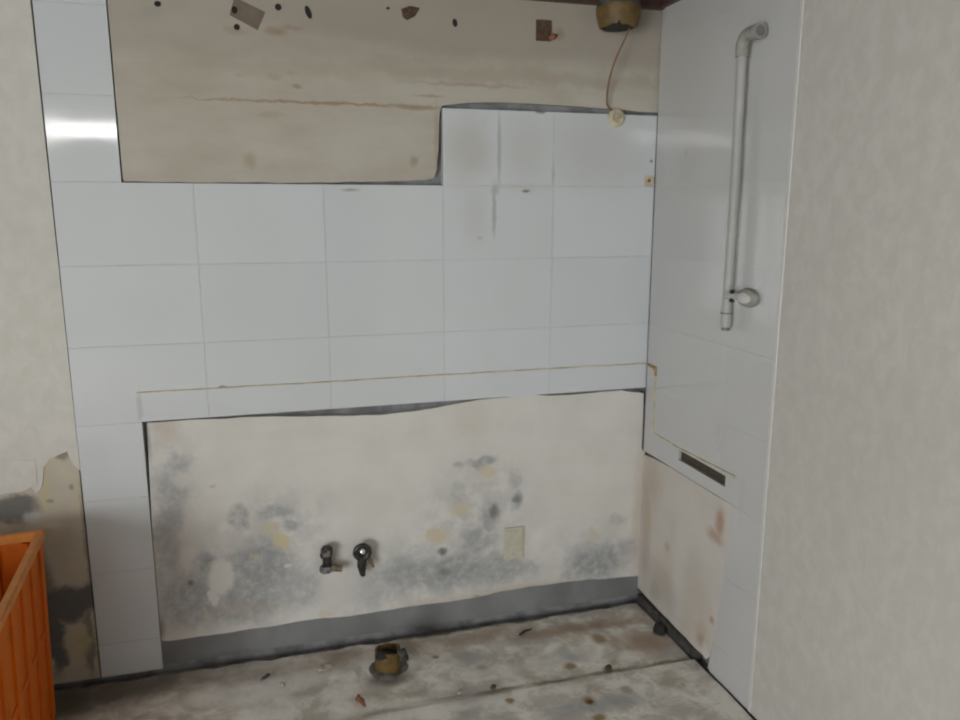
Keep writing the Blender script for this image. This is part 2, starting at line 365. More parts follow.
# ------------------------------------------------------------------ mesh helpers
def link(name, bm, mat, parent=None, smooth=False):
    bmesh.ops.recalc_face_normals(bm, faces=bm.faces)
    me = bpy.data.meshes.new(name)
    bm.to_mesh(me)
    bm.free()
    if smooth:
        for p in me.polygons:
            p.use_smooth = True
        try:
            me.set_sharp_from_angle(angle=math.radians(40))
        except Exception:
            pass
    me.materials.append(M[mat] if isinstance(mat, str) else mat)
    o = bpy.data.objects.new(name, me)
    COL.objects.link(o)
    if parent:
        o.parent = parent
    return o


def tag(o, label=None, cat=None, group=None, kind=None):
    if label:
        o['label'] = label
    if cat:
        o['category'] = cat
    if group:
        o['group'] = group
    if kind:
        o['kind'] = kind
    return o


def empty(name, loc=(0, 0, 0), rz=0):
    o = bpy.data.objects.new(name, None)
    o.empty_display_size = 0.05
    o.location = loc
    o.rotation_euler = (0, 0, rz)
    COL.objects.link(o)
    return o


def box_bm(x0, x1, y0, y1, z0, z1, bm=None):
    bm = bm or bmesh.new()
    vs = [bm.verts.new((x, y, z)) for x in (x0, x1) for y in (y0, y1) for z in (z0, z1)]
    for f in ((0, 1, 3, 2), (4, 6, 7, 5), (0, 4, 5, 1), (2, 3, 7, 6), (0, 2, 6, 4), (1, 5, 7, 3)):
        bm.faces.new([vs[i] for i in f])
    return bm


def box(name, x0, x1, y0, y1, z0, z1, mat, parent=None, bevel=0.0):
    bm = box_bm(x0, x1, y0, y1, z0, z1)
    if bevel:
        bmesh.ops.bevel(bm, geom=list(bm.edges), offset=bevel, segments=2, affect='EDGES', profile=0.6)
    return link(name, bm, mat, parent)


def W(plane, a, z, d):
    """wall coordinates: d is the distance of the point in front of the tile face"""
    return (a, -d, z) if plane == 'b' else (-d, a, z)


def slab(name, plane, pts, front, back, mat, parent, bevel=0.0, origin=None):
    """polygon (wall coordinates) with thickness, lying on a wall"""
    bm = bmesh.new()
    oa, oz = origin or (0, 0)
    f = [bm.verts.new(W(plane, a - oa, z - oz, front)) for a, z in pts]
    k = [bm.verts.new(W(plane, a - oa, z - oz, back)) for a, z in pts]
    top = bm.faces.new(f)
    bm.faces.new(k[::-1])
    n = len(pts)
    for i in range(n):
        bm.faces.new((f[i], k[i], k[(i + 1) % n], f[(i + 1) % n]))
    if bevel:
        bmesh.ops.bevel(bm, geom=list(top.edges), offset=bevel, segments=1, affect='EDGES')
    o = link(name, bm, mat, parent)
    if origin:
        o.location = W(plane, oa, oz, 0)
    return o


def rect(a0, a1, z0, z1):
    return [(a0, z0), (a1, z0), (a1, z1), (a0, z1)]


def ragged(p0, p1, step, amp, seed):
    """points of a broken edge from p0 (included) to p1 (left out)"""
    n = max(1, int(math.hypot(p1[0] - p0[0], p1[1] - p0[1]) / step))
    out = []
    dx, dz = p1[0] - p0[0], p1[1] - p0[1]
    L = math.hypot(dx, dz) or 1
    for i in range(n):
        t = i / n
        j = 0 if i == 0 else amp * noise.fractal(Vector((seed + t * L * 14, seed * 1.7, 0.3)), 1.0, 2.0, 3)
        out.append((p0[0] + dx * t - dz / L * j, p0[1] + dz * t + dx / L * j))
    return out


def ragged_path(pts, step, amp, seed):
    out = []
    for i in range(len(pts) - 1):
        out += ragged(pts[i], pts[i + 1], step, amp, seed + i * 3.1)
    return out + [pts[-1]]


def tube_bm(path, rad, seg=12, bm=None, cap=True):
    """round bar along a polyline; rad is a number or one per point"""
    bm = bm or bmesh.new()
    path = [Vector(p) for p in path]
    rads = rad if isinstance(rad, (list, tuple)) else [rad] * len(path)
    rings = []
    ref = Vector((0.31, 0.2, 0.93))
    for i, p in enumerate(path):
        if i == 0:
            t = path[1] - p
        elif i == len(path) - 1:
            t = p - path[i - 1]
        else:
            t = (path[i + 1] - p).normalized() + (p - path[i - 1]).normalized()
        t.normalize()
        u = t.cross(ref)
        if u.length < 0.05:
            u = t.cross(Vector((1, 0, 0)))
        u.normalize()
        v = t.cross(u)
        rings.append([bm.verts.new(p + (u * math.cos(2 * math.pi * k / seg) + v * math.sin(2 * math.pi * k / seg)) * rads[i]) for k in range(seg)])
    for a, b in zip(rings, rings[1:]):
        for k in range(seg):
            bm.faces.new((a[k], a[(k + 1) % seg], b[(k + 1) % seg], b[k]))
    if cap:
        bm.faces.new(rings[0][::-1])
        bm.faces.new(rings[-1])
    return bm


def lathe_bm(profile, seg=24, axis='z', origin=(0, 0, 0), jitter=0.0, bm=None):
    """profile of (radius, height) turned round an axis; x: height runs along +x, y: along -y (out of the back wall)"""
    bm = bm or bmesh.new()
    rings = []
    for j, (r, h) in enumerate(profile):
        ring = []
        for k in range(seg):
            a = 2 * math.pi * k / seg
            hh = h + jitter * noise.noise(Vector((math.cos(a) * 2, math.sin(a) * 2, 5.5)))
            c, s = r * math.cos(a), r * math.sin(a)
            p = (c, s, hh) if axis == 'z' else ((c, -hh, s) if axis == 'y' else (hh, c, s))
            ring.append(bm.verts.new(Vector(p) + Vector(origin)))
        rings.append(ring)
    for a, b in zip(rings, rings[1:]):
        for k in range(seg):
            bm.faces.new((a[k], a[(k + 1) % seg], b[(k + 1) % seg], b[k]))
    if profile[0][0] > 1e-6:
        bm.faces.new(rings[0][::-1])
    if profile[-1][0] > 1e-6:
        bm.faces.new(rings[-1])
    bmesh.ops.remove_doubles(bm, verts=bm.verts, dist=1e-6)
    return bm


# ------------------------------------------------------------------ room shell
ROW = [2.285, 2.123, 1.873, 1.623, 1.373, 1.123, 0.873, 0.623, 0.373, 0.119, 0.004]   # horizontal joints of the tiling
TW = 0.396                                                                           # tile width incl. joint
XL, XS = -1.981, -1.787                                                              # left edge of tiling, edge of its narrow strip
J = 0.0010                                                                           # half a joint

wall_back = box('wall_back', ROOM_X0, 0.2, 0.03, 0.2, -0.15, CEIL + 0.1, 'cement')
tag(wall_back, 'back wall of white tiles and bare stained plaster with the kitchen fittings removed', kind='structure')
wall_right = box('wall_right', 0.03, 0.2, ROOM_Y0, 0.03, -0.15, CEIL + 0.1, 'cement')
tag(wall_right, 'right wall, white tiles by the corner and cream wallpaper nearer the camera', kind='structure')
wall_left = box('wall_left', ROOM_X0 - 0.15, ROOM_X0, ROOM_Y0, 0.2, -0.15, CEIL + 0.1, 'room')
tag(wall_left, 'left wall of the room with the daylight window', kind='structure')
wall_rear = box('wall_rear', ROOM_X0 - 0.15, 0.2, ROOM_Y0 - 0.15, ROOM_Y0, -0.15, CEIL + 0.1, 'room')
tag(wall_rear, 'papered wall behind the camera', kind='structure')
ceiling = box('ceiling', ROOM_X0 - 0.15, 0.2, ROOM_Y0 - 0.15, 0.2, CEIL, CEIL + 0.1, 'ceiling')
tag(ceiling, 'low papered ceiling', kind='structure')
floor = box('floor', ROOM_X0 - 0.15, 0.2, ROOM_Y0 - 0.15, 0.2, -0.2, -0.03, 'cement')
tag(floor, 'bare scraped concrete floor with stains', kind='structure')

win = empty('window_1', (ROOM_X0, WIN_Y, WIN_Z))
tag(win, 'window of the left wall', kind='structure')
ww, wh = WIN_W / 2, WIN_H / 2
box('pane', 0.004, 0.012, -ww, ww, -wh, wh, 'pane', win)
for a, b, c, d in ((-ww - 0.06, ww + 0.06, wh, wh + 0.06), (-ww - 0.06, ww + 0.06, -wh - 0.06, -wh), (-ww - 0.06, -ww, -wh, wh), (ww, ww + 0.06, -wh, wh), (-0.02, 0.02, -wh, wh)):
    box('window_frame', 0.0, 0.03, a, b, c, d, 'frame', win)

# --- concrete floor: the strip under the old cupboards and the room floor in front of it
def floor_grid(name, x0, x1, yfun0, yfun1, nx, ny, z, amp):
    bm = bmesh.new()
    vs = []
    for i in range(nx + 1):
        x = x0 + (x1 - x0) * i / nx
        a, b = yfun0(x), yfun1(x)
        row = []
        for j in range(ny + 1):
            y = a + (b - a) * j / ny
            h = z + amp * noise.fractal(Vector((x * 7, y * 7, 1.3)), 1.0, 2.0, 4)
            row.append(bm.verts.new((x, y, h)))
        vs.append(row)
    for i in range(nx):
        for j in range(ny):
            bm.faces.new((vs[i][j], vs[i + 1][j], vs[i + 1][j + 1], vs[i][j + 1]))
    rim = [vs[i][0] for i in range(nx + 1)] + [vs[nx][j] for j in range(1, ny + 1)] + [vs[i][ny] for i in range(nx - 1, -1, -1)] + [vs[0][j] for j in range(ny - 1, 0, -1)]
    low = [bm.verts.new((v.co.x, v.co.y, -0.03)) for v in rim]
    for i in range(len(rim)):
        k = (i + 1) % len(rim)
        bm.faces.new((rim[i], rim[k], low[k], low[i]))
    return link(name, bm, 'floor', floor, smooth=True)


def ridge(x):
    return -0.445 - 0.012 * math.sin(x * 2.1 + 0.6) + 0.02 * (x + 0.3) * 0.8 + 0.006 * noise.fractal(Vector((x * 9, 0, 2)), 1.0, 2.0, 3)


def back_edge(x):
    return -0.022 + 0.010 * noise.fractal(Vector((x * 11, 4, 2)), 1.0, 2.0, 3)


floor_grid('slab', -2.6, -0.012, lambda x: ridge(x) + 0.008, back_edge, 210, 36, -0.011, 0.004)
floor_grid('slab', -2.6, -0.011, lambda x: -1.6, lambda x: ridge(x) - 0.005, 150, 60, 0.002, 0.003)
box('slab', ROOM_X0, -2.6, -1.6, 0.03, -0.03, 0.0, 'floor', floor)
box('slab', ROOM_X0, 0.03, ROOM_Y0, -1.6, -0.03, 0.0, 'floor', floor)

# --- back wall: tiles
proto_tile = {}


def tile(wall, plane, a0, a1, z0, z1, pts=None, tilt=None):
    """one ceramic tile; whole tiles share their mesh"""
    jv = J if plane == 'b' else 0.0002
    a0, a1, z0, z1 = a0 + jv, a1 - jv, z0 + J, z1 - J
    mat = 'tile_b' if plane == 'b' else 'tile_r'
    key = (plane, round(a1 - a0, 4), round(z1 - z0, 4))
    c = ((a0 + a1) / 2, (z0 + z1) / 2)
    if pts is None and key in proto_tile:
        o = proto_tile[key].copy()
        COL.objects.link(o)
        o.location = W(plane, c[0], c[1], 0)
    else:
        o = slab('tile', plane, pts or rect(a0, a1, z0, z1), 0.0, -0.0085, mat, wall, 0.0008 if plane == 'b' else 0.0002, c)
        if pts is None:
            proto_tile[key] = o
    ta = math.radians(random.uniform(-0.14, 0.14))
    tz = math.radians(random.uniform(-0.14, 0.14))
    if tilt:
        ta, tz = math.radians(tilt[0]), math.radians(tilt[1])
    o.rotation_euler = (ta, 0, tz) if plane == 'b' else (0, ta, tz)
    return o


cols = [XL, -4 * TW, -3 * TW, -2 * TW, -TW, -0.0012]
# narrow strip up the left side, above and below the counter
for i in (0, 1, 2):
    tile(wall_back, 'b', XL, XS, ROW[i + 1], ROW[i], tilt=(-0.28, 0) if i == 2 else None)
for i in (6, 7, 8, 9):
    tile(wall_back, 'b', XL, XS, ROW[i + 1], ROW[i])
# raised block under the pipe
tile(wall_back, 'b', -2 * TW, -TW, ROW[3], ROW[2])
tile(wall_back, 'b', -TW, -0.0012, ROW[3], ROW[2])
# three whole courses
for i in (3, 4, 5):
    for k in range(5):
        tile(wall_back, 'b', cols[k], cols[k + 1], ROW[i + 1], ROW[i])
# grout beds behind the tiles
e = 0.0012
slab('grout', 'b', rect(XL + e, XS - e, ROW[3] - e, ROW[0]), -0.0012, -0.03, 'grout', wall_back)
slab('grout', 'b', rect(-2 * TW + e, -0.001, ROW[3] - e, ROW[2] - e), -0.0012, -0.03, 'grout', wall_back)
slab('grout', 'b', rect(XL + e, -0.001, ROW[6] + e, ROW[3] - e), -0.0012, -0.03, 'grout', wall_back)
slab('grout', 'b', rect(XL + e, XS - e, 0.0, ROW[6] + e), -0.0012, -0.03, 'grout', wall_back)

# --- back wall: plaster left bare by the wall cupboards
up = (ragged_path([(XS + 0.002, CEIL), (XS + 0.003, 1.634)], 0.03, 0.0015, 3.0)
      + ragged_path([(-1.780, 1.625), (-1.564, 1.624), (-1.261, 1.626), (-1.069, 1.631), (-0.937, 1.635), (-0.853, 1.639), (-0.822, 1.646), (-0.811, 1.672), (-0.804, 1.737), (-0.799, 1.859), (-0.792, 1.878)], 0.02, 0.003, 9.0)
      + ragged_path([(-0.778, 1.882), (-0.696, 1.893), (-0.591, 1.898), (-0.375, 1.896), (-0.225, 1.891), (-0.070, 1.884), (0.004, 1.884)], 0.02, 0.002, 12.0)
      + [(0.008, CEIL)])
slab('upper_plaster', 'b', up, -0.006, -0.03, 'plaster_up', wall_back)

# --- back wall: plaster left bare by the base cupboards, torn along its top
lo = (ragged_path([(-1.774, 0.869), (-1.613, 0.868), (-1.425, 0.863), (-1.195, 0.849), (-1.024, 0.839), (-0.882, 0.845), (-0.699, 0.865), (-0.549, 0.873), (-0.471, 0.875), (-0.413, 0.869), (-0.314, 0.864), (-0.192, 0.868), (-0.102, 0.870), (-0.051, 0.858), (-0.007, 0.850)], 0.02, 0.0025, 4.0)
      + [(-0.005, 0.744), (-0.005, 0.628), (0.010, 0.615), (0.010, 0.094)]
      + ragged_path([(-0.024, 0.096), (-0.275, 0.112), (-0.442, 0.115), (-0.559, 0.111), (-0.674, 0.099), (-0.806, 0.099), (-0.976, 0.100), (-1.152, 0.096), (-1.269, 0.104), (-1.387, 0.101), (-1.556, 0.098), (-1.770, 0.099)], 0.02, 0.003, 21.0)
      + [(XS + 0.001, 0.105), (XS + 0.001, 0.5)])
slab('lower_plaster', 'b', lo, -0.0035, -0.03, 'plaster_low', wall_back)

bb = slab('baseboard_back', 'b', rect(XS + 0.001, 0.008, 0.012, 0.125), -0.008, -0.0295, 'band', None)
tag(bb, 'grey bare cement band along the foot of the back wall', kind='structure')

# --- back wall: papered part left of the tiling
slab('torn_plaster', 'b', rect(ROOM_X0, XL - 0.004, 0.0, CEIL), -0.005, -0.03, 'plaster_left', wall_back)
tear = ragged_path([(-1.981, 0.729), (-1.998, 0.748), (-2.013, 0.795), (-2.034, 0.787), (-2.063, 0.774), (-2.083, 0.749), (-2.098, 0.678), (-2.113, 0.667)], 0.012, 0.004, 6.0)
slab('wallpaper', 'b', [(ROOM_X0, CEIL), (XL - 0.005, CEIL)] + tear + [(-2.13, 0.70), (-2.25, 0.72), (-2.6, 0.70), (ROOM_X0, 0.66)], -0.0015, -0.005, 'paper_l', wall_back)

# the loosened sheet of paper that hangs away from the wall over the crate
NX, NZ = 16, 12
front, backs = [], []
bm = bmesh.new()
for i in range(NX + 1):
    s = i / NX
    x = -2.50 + 0.395 * s
    fa, ba = [], []
    for j in range(NZ + 1):
        t = j / NZ
        ztop, zbot = 0.775 + 0.03 * (1 - s), 0.690 - 0.020 * s + 0.006 * math.sin(s * 9)
        if s > 0.9:
            zbot += (s - 0.9) * 0.25
        d = -0.0008 + 0.022 * t ** 2.0 * (1 - 0.97 * s ** 3)
        z = ztop + (zbot - ztop) * t
        fa.append(bm.verts.new((x, -d - 0.0012, z)))
        ba.append(bm.verts.new((x, -d, z)))
    front.append(fa)
    backs.append(ba)
for i in range(NX):
    for j in range(NZ):
        bm.faces.new((front[i][j], front[i + 1][j], front[i + 1][j + 1], front[i][j + 1]))
        bm.faces.new((backs[i][j], backs[i][j + 1], backs[i + 1][j + 1], backs[i + 1][j]))
    for j in (0, NZ):
        bm.faces.new((front[i][j], backs[i][j], backs[i + 1][j], front[i + 1][j]))
for i in (0, NX):
    for j in range(NZ):
        bm.faces.new((front[i][j], front[i][j + 1], backs[i][j + 1], backs[i][j]))
link('loose_wallpaper', bm, 'paper_l', wall_back)

# --- sealant line where the worktop met the tiles
seal = ragged_path([(-1.796, 0.9705), (-1.2, 0.9695), (-0.6, 0.970), (-0.008, 0.9685)], 0.03, 0.0015, 2.0)
bm = tube_bm([(x, -0.0005, z) for x, z in seal], 0.0028, 6)
link('sealant_line', bm, 'sealant', wall_back)

# --- right wall: tiles
YR, YJ = -0.745, -0.512
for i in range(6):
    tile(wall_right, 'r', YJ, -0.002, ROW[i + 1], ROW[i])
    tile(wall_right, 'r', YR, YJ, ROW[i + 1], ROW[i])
# course cut round the slot
S0, S1, SZ0, SZ1 = -0.548, -0.258, 0.668, 0.705
tile(wall_right, 'r', YJ, -0.002, ROW[7], ROW[6],
     [(YJ + 0.0002, ROW[7] + J), (-0.002, ROW[7] + J), (-0.002, ROW[6] - J), (YJ + 0.0002, ROW[6] - J), (YJ + 0.0002, SZ1), (S1, SZ1), (S1, SZ0), (YJ + 0.0002, SZ0)])
tile(wall_right, 'r', YR, YJ, ROW[7], ROW[6],
     [(YR + J, ROW[7] + J), (YJ - 0.0002, ROW[7] + J), (YJ - 0.0002, SZ0), (S0, SZ0), (S0, SZ1), (YJ - 0.0002, SZ1), (YJ - 0.0002, ROW[6] - J), (YR + J, ROW[6] - J)])
edges = [-0.598, -0.580, -0.540, -0.515]
for k, i in enumerate((7, 8, 9)):
    a, b = edges[k], edges[k + 1]
    tile(wall_right, 'r', YR, a, ROW[i + 1], ROW[i], [(YR + J, ROW[i + 1] + J), (b, ROW[i + 1] + J), (a, ROW[i] - J), (YR + J, ROW[i] - J)])
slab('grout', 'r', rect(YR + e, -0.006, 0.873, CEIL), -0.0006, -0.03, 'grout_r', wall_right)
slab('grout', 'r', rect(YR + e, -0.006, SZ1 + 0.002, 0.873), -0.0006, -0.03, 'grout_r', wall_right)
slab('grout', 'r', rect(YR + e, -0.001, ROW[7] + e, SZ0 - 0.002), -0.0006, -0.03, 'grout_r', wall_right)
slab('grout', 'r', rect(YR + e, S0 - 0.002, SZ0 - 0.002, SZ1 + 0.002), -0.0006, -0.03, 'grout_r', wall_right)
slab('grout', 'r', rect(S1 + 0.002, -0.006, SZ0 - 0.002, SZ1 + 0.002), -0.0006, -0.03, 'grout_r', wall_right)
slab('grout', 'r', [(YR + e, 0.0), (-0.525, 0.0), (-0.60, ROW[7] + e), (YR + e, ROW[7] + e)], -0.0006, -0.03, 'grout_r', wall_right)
sl = box('slot_lining', 0.012, 0.03, S0, S1, SZ0, SZ1, 'slot', wall_right)
sl['label'] = 'dark slot cut into the tiles'
side = ([(0.004, 0.606)] + ragged_path([(-0.02, 0.607), (-0.08, 0.615), (-0.20, 0.6205), (-0.598, 0.6215)], 0.03, 0.001, 15.0) +
        [(-0.576, 0.373), (-0.536, 0.119), (-0.52, 0.05)] + ragged_path([(-0.50, 0.03), (-0.40, 0.03), (-0.02, 0.045)], 0.03, 0.005, 31.0) + [(0.004, 0.045)])
slab('side_plaster', 'r', side, -0.002, -0.03, 'plaster_side', wall_right)
bt = box('baseboard_right', -0.006, 0.029, -0.44, -0.012, -0.02, 0.028, 'dark_lath', None, 0.003)
tag(bt, 'dark damp lath at the foot of the right wall in the corner', kind='structure')
bm = tube_bm([(-0.0005, -0.07, 0.962), (-0.0005, -0.071, 0.86), (-0.0005, -0.069, 0.72)], 0.0042, 6)
link('sealant_line', bm, 'sealant', wall_right)
bm = tube_bm([(-0.0005, -0.07, 0.715), (-0.0005, -0.25, 0.711), (-0.0005, -0.60, 0.720)], 0.0036, 6)
link('sealant_line', bm, 'sealant', wall_right)
bm = tube_bm([(-0.001, -0.006, 0.966), (-0.002, -0.04, 0.964), (-0.002, -0.072, 0.962), (-0.002, -0.075, 0.935)], [0.005, 0.007, 0.009, 0.005], 8)
link('sealant_blob', bm, 'sealant_brown', wall_right)

# --- right wall: wallpaper and the white edging beside the tiles
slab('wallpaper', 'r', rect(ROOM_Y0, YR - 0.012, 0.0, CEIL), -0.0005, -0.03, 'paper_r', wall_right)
slab('edging', 'r', rect(YR - 0.013, YR, 0.0, CEIL), 0.0022, -0.02, 'white_trim', wall_right, 0.0015)

# --- moulding under the ceiling
tr = slab('trim_1', 'b', rect(ROOM_X0, 0.0, 2.226, CEIL), 0.022, -0.009, 'brown_trim', None, 0.004)
tag(tr, 'dark brown ceiling moulding along the back wall', kind='structure')
tr = slab('trim_2', 'r', rect(ROOM_Y0, -0.023, 2.229, CEIL), 0.022, 0.001, 'brown_trim', None, 0.004)
tag(tr, 'dark brown ceiling moulding along the right wall', kind='structure')

# ------------------------------------------------------------------ ceiling lamp behind the camera
lamp = empty('ceiling_lamp', (-2.75, -4.5, CEIL))
tag(lamp, 'fluorescent ceiling lamp behind the camera', 'lamp')
box('housing', -0.65, 0.65, -0.05, 0.05, -0.035, 0.0, 'frame', lamp, 0.004)
box('diffuser', -0.6, 0.6, -0.06, 0.06, -0.125, -0.036, 'tube', lamp, 0.02)
for s in (-1, 1):
    box('end_cap', s * 0.615 - 0.014, s * 0.615 + 0.014, -0.06, 0.06, -0.125, -0.034, 'frame', lamp, 0.003)

# ------------------------------------------------------------------ orange crate
crate = empty('plastic_crate', (-2.057, -0.162, 0.0), math.radians(3.6))
tag(crate, 'tall orange plastic crate standing on the floor against the left end of the wall', 'crate')
CW, CD, CH, TP = 0.42, 0.62, 0.60, 0.022
bm = bmesh.new()
def ring4(w0, w1, d0, d1, z):
    return [bm.verts.new(p) for p in ((-w1, -d1, z), (-w0, -d1, z), (-w0, -d0, z), (-w1, -d0, z))]
r = [ring4(0.006 + TP, CW - 0.006 - TP, 0.006 + TP, CD - 0.006 - TP, 0.002), ring4(0.010, CW - 0.010, 0.010, CD - 0.010, CH - 0.012),
     ring4(0.014, CW - 0.014, 0.014, CD - 0.014, CH - 0.012), ring4(0.012 + TP, CW - 0.012 - TP, 0.012 + TP, CD - 0.012 - TP, 0.012)]
for a, b in zip(r, r[1:]):
    for k in range(4):
        bm.faces.new((a[k], a[(k + 1) % 4], b[(k + 1) % 4], b[k]))
bm.faces.new(r[0][::-1]); bm.faces.new(r[-1])
link('body', bm, 'crate', crate)
bm = bmesh.new()
rr = [ring4(0.0, CW, 0.0, CD, CH - 0.018), ring4(0.0, CW, 0.0, CD, CH + 0.008), ring4(0.022, CW - 0.022, 0.022, CD - 0.022, CH + 0.008), ring4(0.022, CW - 0.022, 0.022, CD - 0.022, CH - 0.018)]
for i in range(4):
    a, b = rr[i], rr[(i + 1) % 4]
    for k in range(4):
        bm.faces.new((a[k], a[(k + 1) % 4], b[(k + 1) % 4], b[k]))
bmesh.ops.bevel(bm, geom=list(bm.edges), offset=0.003, segments=2, affect='EDGES')
link('rim', bm, 'crate_rim', crate)
def side_rib(y0, y1, z0, z1, t=0.007):
    b2 = bmesh.new()
    vs = []
    for z in (z0, z1):
        x = -(0.006 + TP) + (TP - 0.004) * (z / (CH - 0.012)) 
        for y in (y0, y1):
            vs.append((b2.verts.new((x - 0.003, y, z)), b2.verts.new((x + t, y, z))))
    (a, A), (b, B), (c, C), (d, D) = vs
    for f in ((A, B, D, C), (a, c, d, b), (a, A, C, c), (b, d, D, B), (a, b, B, A), (c, C, D, d)):
        b2.faces.new(f)
    return b2
for k in range(5):
    y = -0.050 - k * 0.125
    link('rib', side_rib(y - 0.022, y + 0.022, 0.02, CH - 0.02), 'crate', crate)
for z in (0.06, 0.30):
    link('rib', side_rib(-CD + 0.04, -0.03, z, z + 0.022, 0.004), 'crate', crate)
for k in range(5):
    x = -0.05 - k * 0.08
    box('rib', x - 0.007, x + 0.007, -0.03, -0.012, 0.03, CH - 0.02, 'crate', crate)

# ------------------------------------------------------------------ white pipe on the right wall
PX, PY = -0.034, -0.552
pipe = empty('water_pipe', (PX, PY, 1.19))
tag(pipe, 'white plastic pipe running up the tiled right wall with elbow on top', 'pipe')
link('pipe', tube_bm([(0, 0.004, 0.02), (0, 0, 0.40), (0, 0.006, 0.81)], 0.0145, 20), 'pvc', pipe, True)
ec = link('end_cap', lathe_bm([(0.0, -0.012), (0.0125, -0.012), (0.0125, 0.0), (0.0165, 0.002), (0.0165, 0.04), (0.0165, 0.055), (0.0148, 0.058), (0.0148, 0.07), (0.0, 0.07)], 20, origin=(0, 0.004, 0)), 'pvc', pipe, True)
link('cap_ring', lathe_bm([(0.0, 0.040), (0.0178, 0.040), (0.0178, 0.045), (0.0, 0.045)], 20, origin=(0, 0.004, 0)), 'ring', ec, True)
link('cap_ring', lathe_bm([(0.0, -0.010), (0.0132, -0.010), (0.0132, -0.002), (0.0, -0.002)], 20, origin=(0, 0.004, 0)), 'ring', ec, True)
el = [(0, 0.006, 0.785), (0, 0.006, 0.812)] + [(0, 0.006 - 0.03 * (1 - math.cos(t)), 0.812 + 0.03 * math.sin(t)) for t in (0.35, 0.7, 1.05, 1.4)] + [(0, -0.035, 0.842), (0, -0.074, 0.841)]
elb = link('elbow', tube_bm(el, [0.019, 0.019, 0.019, 0.019, 0.019, 0.019, 0.019, 0.021], 20), 'pvc_grey', pipe, True)
link('elbow_mouth', tube_bm([(0, -0.0745, 0.841), (0, -0.0755, 0.841)], 0.0150, 20), 'ring', elb)
cl = link('clamp', lathe_bm([(0.0, 0.0), (0.028, 0.0), (0.030, 0.006), (0.027, 0.016), (0.016, 0.022), (0.0, 0.024)], 28, 'x', (0, 0, 0)), 'pvc_grey', pipe, True)
cl.scale = (-1, 1.75, 0.95)
cl.location = (-PX, -0.062, 0.095)
link('clamp_face', lathe_bm([(0.0, 0.020), (0.018, 0.0205), (0.017, 0.026), (0.010, 0.029), (0.0, 0.030)], 24, 'x'), 'white_trim', cl, True)
st = link('clamp_ring', tube_bm([(0, 0.004, 0.098), (0.0, -0.012, 0.098), (0.004, -0.040, 0.098)], [0.0165, 0.0165, 0.010], 20), 'pvc', pipe, True)
for dz in (-0.013, 0.013):
    link('clamp_screw', lathe_bm([(0.0, 0.0), (0.006, 0.0), (0.006, 0.01), (0.0, 0.012)], 10, 'x', (-0.012, -0.029, 0.098 + dz)), 'black', st, True)

# ------------------------------------------------------------------ cut pipe hanging from the ceiling and its wire
vp = empty('vent_pipe', (-0.226, -0.125, 2.128))
tag(vp, 'short cut ochre pipe with dark open end hanging from the ceiling', 'pipe')
co = link('collar', lathe_bm([(0.047, 0.012), (0.055, 0.0), (0.062, 0.002), (0.072, 0.035), (0.074, 0.062), (0.068, 0.066)], 28, jitter=0.006), 'ochre', vp, True)
link('inner_hole', lathe_bm([(0.0, 0.000), (0.050, -0.001), (0.052, 0.03), (0.0, 0.03)], 24), 'black', co, True)
link('sleeve', lathe_bm([(0.0, 0.06), (0.071, 0.06), (0.071, 0.10), (0.069, CEIL - 2.128 - 0.002), (0.0, CEIL - 2.128 - 0.002)], 28), 'tape', vp, True)
link('burr', lathe_bm([(0.0, -0.012), (0.007, -0.006), (0.008, 0.012), (0.0, 0.012)], 8, origin=(-0.022, -0.052, 0.0)), 'black', vp, True)

wp = [(-0.188, -0.135, 2.135), (-0.192, -0.11, 2.10), (-0.203, -0.075, 2.05), (-0.211, -0.05, 2.00), (-0.213, -0.032, 1.95), (-0.208, -0.018, 1.91), (-0.195, -0.008, 1.892), (-0.178, -0.004, 1.885)]
sm = []
for i in range(len(wp) - 1):
    a = Vector(wp[max(i - 1, 0)]); b = Vector(wp[i]); c = Vector(wp[i + 1]); d = Vector(wp[min(i + 2, len(wp) - 1)])
    for k in range(5):
        t = k / 5
        sm.append(0.5 * ((2 * b) + (c - a) * t + (2 * a - 5 * b + 4 * c - d) * t * t + (3 * b - a - 3 * c + d) * t ** 3))
wire = link('wire', tube_bm(sm + [Vector(wp[-1])], 0.0032, 8), 'wire', None, True)
tag(wire, 'thin brown wire hanging from the cut pipe down to the wall plug', 'wire')

pl = empty('wall_plug', (-0.163, 0.0, 1.860))
tag(pl, 'round beige plug on the top edge of the tiles where the wire ends', 'plug')
link('disc', lathe_bm([(0.031, 0.0), (0.032, 0.006), (0.027, 0.012), (0.02, 0.014), (0.014, 0.010), (0.0, 0.010)], 24, 'y', jitter=0.002), 'cap', pl, True)
link('knob', lathe_bm([(0.011, 0.009), (0.010, 0.018), (0.0, 0.020)], 14, 'y', (0.004, 0, 0.004)), 'plate_edge', pl, True)

pl = empty('wire_clip', (-0.024, 0.0, 1.643))
tag(pl, 'small square beige clip on the tile beside the wall corner', 'clip')
box('clip_base', -0.019, 0.017, -0.007, 0.0, -0.018, 0.018, 'cap', pl, 0.002)
link('screw_head', lathe_bm([(0.007, 0.006), (0.007, 0.009), (0.0, 0.010)], 12, 'y', (-0.003, 0, 0.002)), 'brass', pl, True)

# ------------------------------------------------------------------ blank socket plate
pl = empty('socket_plate', (-0.527, 0.0035, 0.303))
tag(pl, 'beige rectangular socket plate low on the damp plaster', 'socket plate')
pt = box('plate', -0.040, 0.040, -0.006, 0.0, -0.064, 0.064, 'plate', pl, 0.003)
box('cover', -0.031, 0.031, -0.0085, -0.005, -0.052, 0.052, 'plate', pl, 0.0015)
for dz in (-0.042, 0.042):
    link('screw_head', lathe_bm([(0.0035, 0.008), (0.0035, 0.0095), (0.0, 0.010)], 10, 'y', (0, 0, dz)), 'plate_edge', pt, True)

